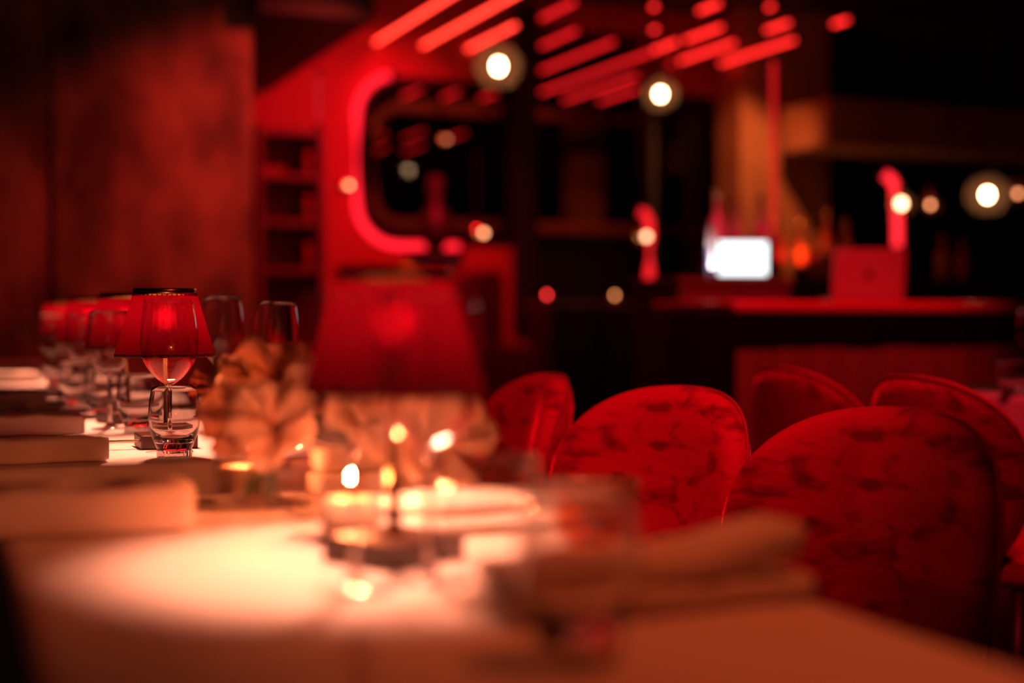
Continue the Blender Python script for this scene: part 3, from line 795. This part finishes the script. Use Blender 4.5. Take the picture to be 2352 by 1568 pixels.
# open vessel: outer walls and inner walls
bm.free()
def vessel(h, H, w):
    bm = bmesh.new(); rings = []
    for s, z in ((0.9, 0), (1, .004), (1, H), (1 - w / h, H), (1 - w / h, .014)):
        rings.append([bm.verts.new((x * s, y * s, z)) for x, y in rrect(-h, h, -h, h, .010, 4)])
    for a, b in zip(rings, rings[1:]):
        for i in range(len(a)):
            j = (i + 1) % len(a); bm.faces.new((a[i], b[i], b[j], a[j]))
    bm.faces.new(rings[0][::-1]); bm.faces.new(rings[-1])
    return bm
link('vessel', vessel(hwv, Hv, .004), M_glass_thin, va, False)
M_petal = fabric_translucent('lily_petal', (.88, .74, .64), (.80, .58, .45), .5)
M_stemgreen = mat('stem_green', (.05, .09, .03), .5)
M_anther = mat('anther_rust', (.35, .09, .03), .8)
def petal_mesh(L=.072, W=.030):
    bm = bmesh.new(); nu, nv = 8, 4; g_ = []
    for i in range(nu + 1):
        t = i / nu; ww = W * (math.sin(PI * min(1, t * .96 + .04)) ** .75) * (1 - .25 * t) + .002
        row = []
        for j in range(nv + 1):
            s = j / nv * 2 - 1
            x = L * (math.sin(t * 1.75) * .62 + t * .25); z = L * (.62 * math.sin(t * 1.5) - .42 * t * t * t) + .006 * s * s - .002 * (1 - abs(s)) 
            y = ww * s + .002 * math.sin(t * 14 + s * 3)
            row.append(bm.verts.new((x, y, z)))
        g_.append(row)
    for i in range(nu):
        for j in range(nv): bm.faces.new((g_[i][j], g_[i + 1][j], g_[i + 1][j + 1], g_[i][j + 1]))
    bm.normal_update()
    r = bmesh.ops.solidify(bm, geom=bm.faces[:], thickness=.0012)
    return bm
PET = [None]
def lily(label, px, py, d, aim, scale=1.):
    head = P(px, py, d)
    t = thing('lily', label, 'flower', head, 0, 'white lilies in the glass vase')
    q = Vector(aim).normalized().to_track_quat('Z', 'X')
    for k in range(6):
        if PET[0] is None:
            o = link('petal', petal_mesh(), M_petal, t); PET[0] = o.data
        else: o = linkmesh('petal', PET[0], t)
        m = q.to_matrix().to_4x4() @ Matrix.Rotation(k * PI / 3 + random.uniform(-.12, .12), 4, 'Z') @ Matrix.Rotation(random.uniform(-.2, .15), 4, 'Y')
        sc_ = scale * (1. if k % 2 else .9)
        o.matrix_local = m @ Matrix.Scale(sc_, 4)
    bm = bmesh.new()
    for k in range(5):
        a = k * 1.256; e = q @ Vector((.014 * math.cos(a), .014 * math.sin(a), .048))
        sweep([(0, 0, 0), e * .6 + Vector((0, 0, .002)), e], .0008, 5, bm=bm)
        sweep([e - q @ Vector((.004, 0, 0)), e + q @ Vector((.004, 0, 0))], .0016, 6, bm=bm)
    link('stamens', bm, M_anther, t)
    rootp = vp + Vector((random.uniform(-.022, .022), random.uniform(-.022, .022), .022)) - head
    neck = vp + Vector((random.uniform(-.015, .015), random.uniform(-.015, .015), Hv + .005)) - head
    b3 = q @ Vector((0, 0, -.03))
    pts = []
    for i in range(11):
        s = i / 10.; a_ = rootp.lerp(neck, s); b_ = neck.lerp(b3 + (neck - b3) * .12, s); c_ = a_.lerp(b_, s)
        pts.append(c_)
    pts += [b3, Vector((0, 0, 0))]
    link('stem', sweep(pts, .0026, 7), M_stemgreen, t)
    return t
lily('white lily facing the sharp tumbler, leftmost of the bouquet', 528, 897, 1.84, (-.6, -.3, .15), .8)
lily('white lily at the top left of the bouquet', 592, 875, 1.78, (-.1, -.4, .8), .85)
lily('white lily at the top of the bouquet right of the highest one', 640, 885, 1.70, (.3, -.5, .7))
lily('white lily in the middle of the bouquet just above the vase', 630, 985, 1.54, (-.1, -.7, .4), .9)
lily('white lily drooping over the right rim of the vase', 725, 918, 1.66, (.4, -.6, .5), .8)
lily('white lily leaning towards the nearest lamp', 815, 945, 1.62, (.4, -.7, .4), .95)
lily('large blurred lily right below the nearest lamp shade', 905, 985, 1.62, (.4, -.7, .4), 1.)
lily('white lily low on the left of the vase rim', 560, 968, 1.60, (-.3, -.7, .3), .8)
lily('blurred lily farthest right, beside the bright napkin', 1000, 1025, 1.60, (.4, -.7, .3), 1.1)

# ================================================================== CHAIRS
def chair_meshes():
    R = .36; lean = math.radians(9); zc = .66; T = .042
    def outline(th):
        ca, sa = math.cos(th), math.sin(th)
        if sa >= 0:
            e = 2.35; r = (abs(ca / .265) ** e + abs(sa / .20) ** e) ** (-1 / e)
        else:
            e = 3.2; r = (abs(ca / .265) ** e + abs(sa / .25) ** e) ** (-1 / e)
        x, z = r * ca, r * sa
        if z < 0: x *= 1 - .32 * (-z / .25) ** 1.4
        return x, z
    def bend(s, z, off):
        a = s / R; rr = R + off
        x = rr * math.sin(a); y = .245 - R + rr * math.cos(a)
        h = z + zc
        return Vector((x, y + (h - .45) * math.tan(lean), h))
    NT = 64; rho = [0, .2, .4, .6, .75, .86, .93, .975, 1.0]
    bm = bmesh.new(); sides = []
    edge = []
    for sgn in (-1, 1):
        rings = []
        for r in rho:
            if r == 1.0 and sgn == 1: rings.append(edge); continue
            ring = []
            if r == 0:
                rings.append([bm.verts.new(bend(0, 0, sgn * T))]); continue
            for k in range(NT):
                x, z = outline(2 * PI * k / NT)
                off = sgn * T * (max(0, 1 - r ** 6)) ** .5 if r < 1 else 0
                ring.append(bm.verts.new(bend(x * r, z * r, off)))
            if r == 1.0: edge = ring
            rings.append(ring)
        sides.append(rings)
    for rings in sides:
        for a, b in zip(rings, rings[1:]):
            for k in range(NT):
                j = (k + 1) % NT
                if len(a) == 1: bm.faces.new((a[0], b[k], b[j]))
                else: bm.faces.new((a[k], b[k], b[j], a[j]))
    piping = sweep([bend(outline(2 * PI * k / NT)[0] * .985, outline(2 * PI * k / NT)[1] * .985, T * .42) for k in range(NT)], .003, 8, True)
    seat = bmesh.new(); rings = []
    for z, s in ((.40, .86), (.405, .95), (.43, 1.), (.465, .98), (.485, .88), (.492, .6)):
        ring = []
        for k in range(40):
            a = 2 * PI * k / 40; e = 3.; ca, sa = math.cos(a), math.sin(a)
            rr = (abs(ca / .245) ** e + abs(sa / .235) ** e) ** (-1 / e)
            ring.append(seat.verts.new((rr * ca * s, rr * sa * s, z)))
        rings.append(ring)
    for a, b in zip(rings, rings[1:]):
        for k in range(40): seat.faces.new((a[k], b[k], b[(k + 1) % 40], a[(k + 1) % 40]))
    seat.faces.new(rings[0][::-1]); seat.faces.new(rings[-1])
    return bm, piping, seat
def make_chair():
    t = thing('velvet_chair', 'x', 'chair', (0, 0, 0), 0)
    b, pi_, s = chair_meshes()
    bk = link('backrest', b, M_velvet, t); link('piping', pi_, M_piping, bk)
    link('seat', s, M_velvet, t)
    for sx in (-1, 1):
        for sy in (-1, 1):
            link('leg', sweep([(sx * .17, sy * .16, .405), (sx * .205, sy * .20, 0)], [.017, .010], 10), M_wood_dark, t)
    return t
chair0 = make_chair(); used = [False]
def place_chair(label, u, n, yaw, group, dz=0, sc_=.98):
    t = chair0 if not used[0] else copy_tree(chair0); used[0] = True
    t['label'] = label; t['group'] = group
    t.location = UN(u, n, 0); t.rotation_euler = (0, 0, math.radians(yaw)); t.scale = (sc_, sc_, sc_)
    return t
G1 = 'red velvet chairs along the left row'; G2 = 'red velvet chairs of the right-hand table'
# yaw -68 faces straight at the left row
place_chair('sharp red velvet chair in the middle, crushed pattern on its back', 2.25, 1.00, -50, G1)
place_chair('largest red velvet chair at the right, partly in shadow', 1.62, .99, -54, G1)
place_chair('red velvet chair just right of the blurred lamp, farthest of its row', 2.96, .98, -70, G1)
place_chair('red velvet chair mostly outside the right frame edge, nearest', 1.00, 1.08, -60, G1)
place_chair('dark chair with a lit top rim behind the middle chairs, left one', 3.07, 2.28, 112, G2)
place_chair('dark chair with a lit top rim at the right, before the far table', 2.55, 2.28, 112, G2)

# bench along the left side of the row
bh = thing('bench_seat', 'dark upholstered bench in shadow at the left of the nearest table', 'bench', UN(0, 0), ANG)
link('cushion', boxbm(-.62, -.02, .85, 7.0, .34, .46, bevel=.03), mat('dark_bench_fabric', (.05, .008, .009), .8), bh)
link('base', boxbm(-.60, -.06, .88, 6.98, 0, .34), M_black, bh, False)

# ================================================================== ADDED CEILING SPOTLIGHTS (put in to light the room red and warm)
def spot(label, pos, target, power, col, size=60, blend=.6):
    pos = Vector(pos); d_ = (Vector(target) - pos).normalized()
    t = thing('added_spotlight', label, 'spotlight', pos, 0, 'added ceiling spotlights')
    q = d_.to_track_quat('-Z', 'Y')
    h = link('housing', lathe([(.045, -.02), (.05, .0), (.05, .10), (.03, .13), (0, .13)], 18), M_blackmetal, t); h.rotation_euler = q.to_euler()
    link('bracket', sweep([q @ Vector((0, 0, .12)), (0, 0, 3.25 - pos.z)], .01, 8), M_blackmetal, t)
    ld = bpy.data.lights.new('spot_beam', 'SPOT'); ld.energy = power; ld.color = col; ld.spot_size = math.radians(size); ld.spot_blend = blend; ld.shadow_soft_size = .04
    lo = bpy.data.objects.new('lamp_beam', ld); C.objects.link(lo); lo.parent = t; lo.rotation_euler = q.to_euler(); lo.location = q @ Vector((0, 0, -.025))
    return t
REDL = (1, .02, .045)
spot('added red spotlight on the ceiling above the nearest table aimed at the velvet chairs', UN(.9, .62, 3.05), UN(2.35, 1.2, .92), 300, REDL, 39, 1.)
spot('added red spotlight on the ceiling above the row of velvet chairs', UN(2.3, 1.25, 3.05), UN(2.3, 1.22, .8), 55, REDL, 36)
spot('added red spotlight on the ceiling over the two dark chairs', UN(2.85, 2.14, 3.05), UN(2.85, 2.12, .8), 190, REDL, 45)
spot('added red spotlight on the ceiling over the bar edge', UN(3.9, 3.2, 3.05), UN(5.0, 3.0, .85), 380, REDL, 66)
spot('added red spotlight on the ceiling washing the plaster wall', UN(6.3, 2.35, 2.9), UN(7.3, 1.45, 1.65), 250, (1, .05, .035), 62, 1.)
spot('added red spotlight under the ceiling washing the wall beside the shelves', UN(7.6, 2.9, 2.9), UN(9.5, 2.6, 1.7), 260, (1, .01, .03), 75)
spot('added warm spotlight over the ochre column', UN(7.9, 5.2, 3.0), UN(9.3, 5.4, 1.7), 140, (1, .28, .09), 60)
spot('added warm spotlight in the room behind the rounded window', UN(10.5, 4.0, 3.0), UN(12.1, 4.0, 1.9), 60, (1, .16, .08), 110)
spot('added dim warm spotlight on the ceiling over the nearest table', UN(1.2, .9, 3.05), UN(1.2, .4, .75), 9, (1, .10, .03), 80)
spot('added orange-red spotlight on the ceiling over the right corner of the nearest table', UN(.7, 1.2, 3.05), UN(.88, .64, .75), 75, (1, .13, .035), 24, 1.)
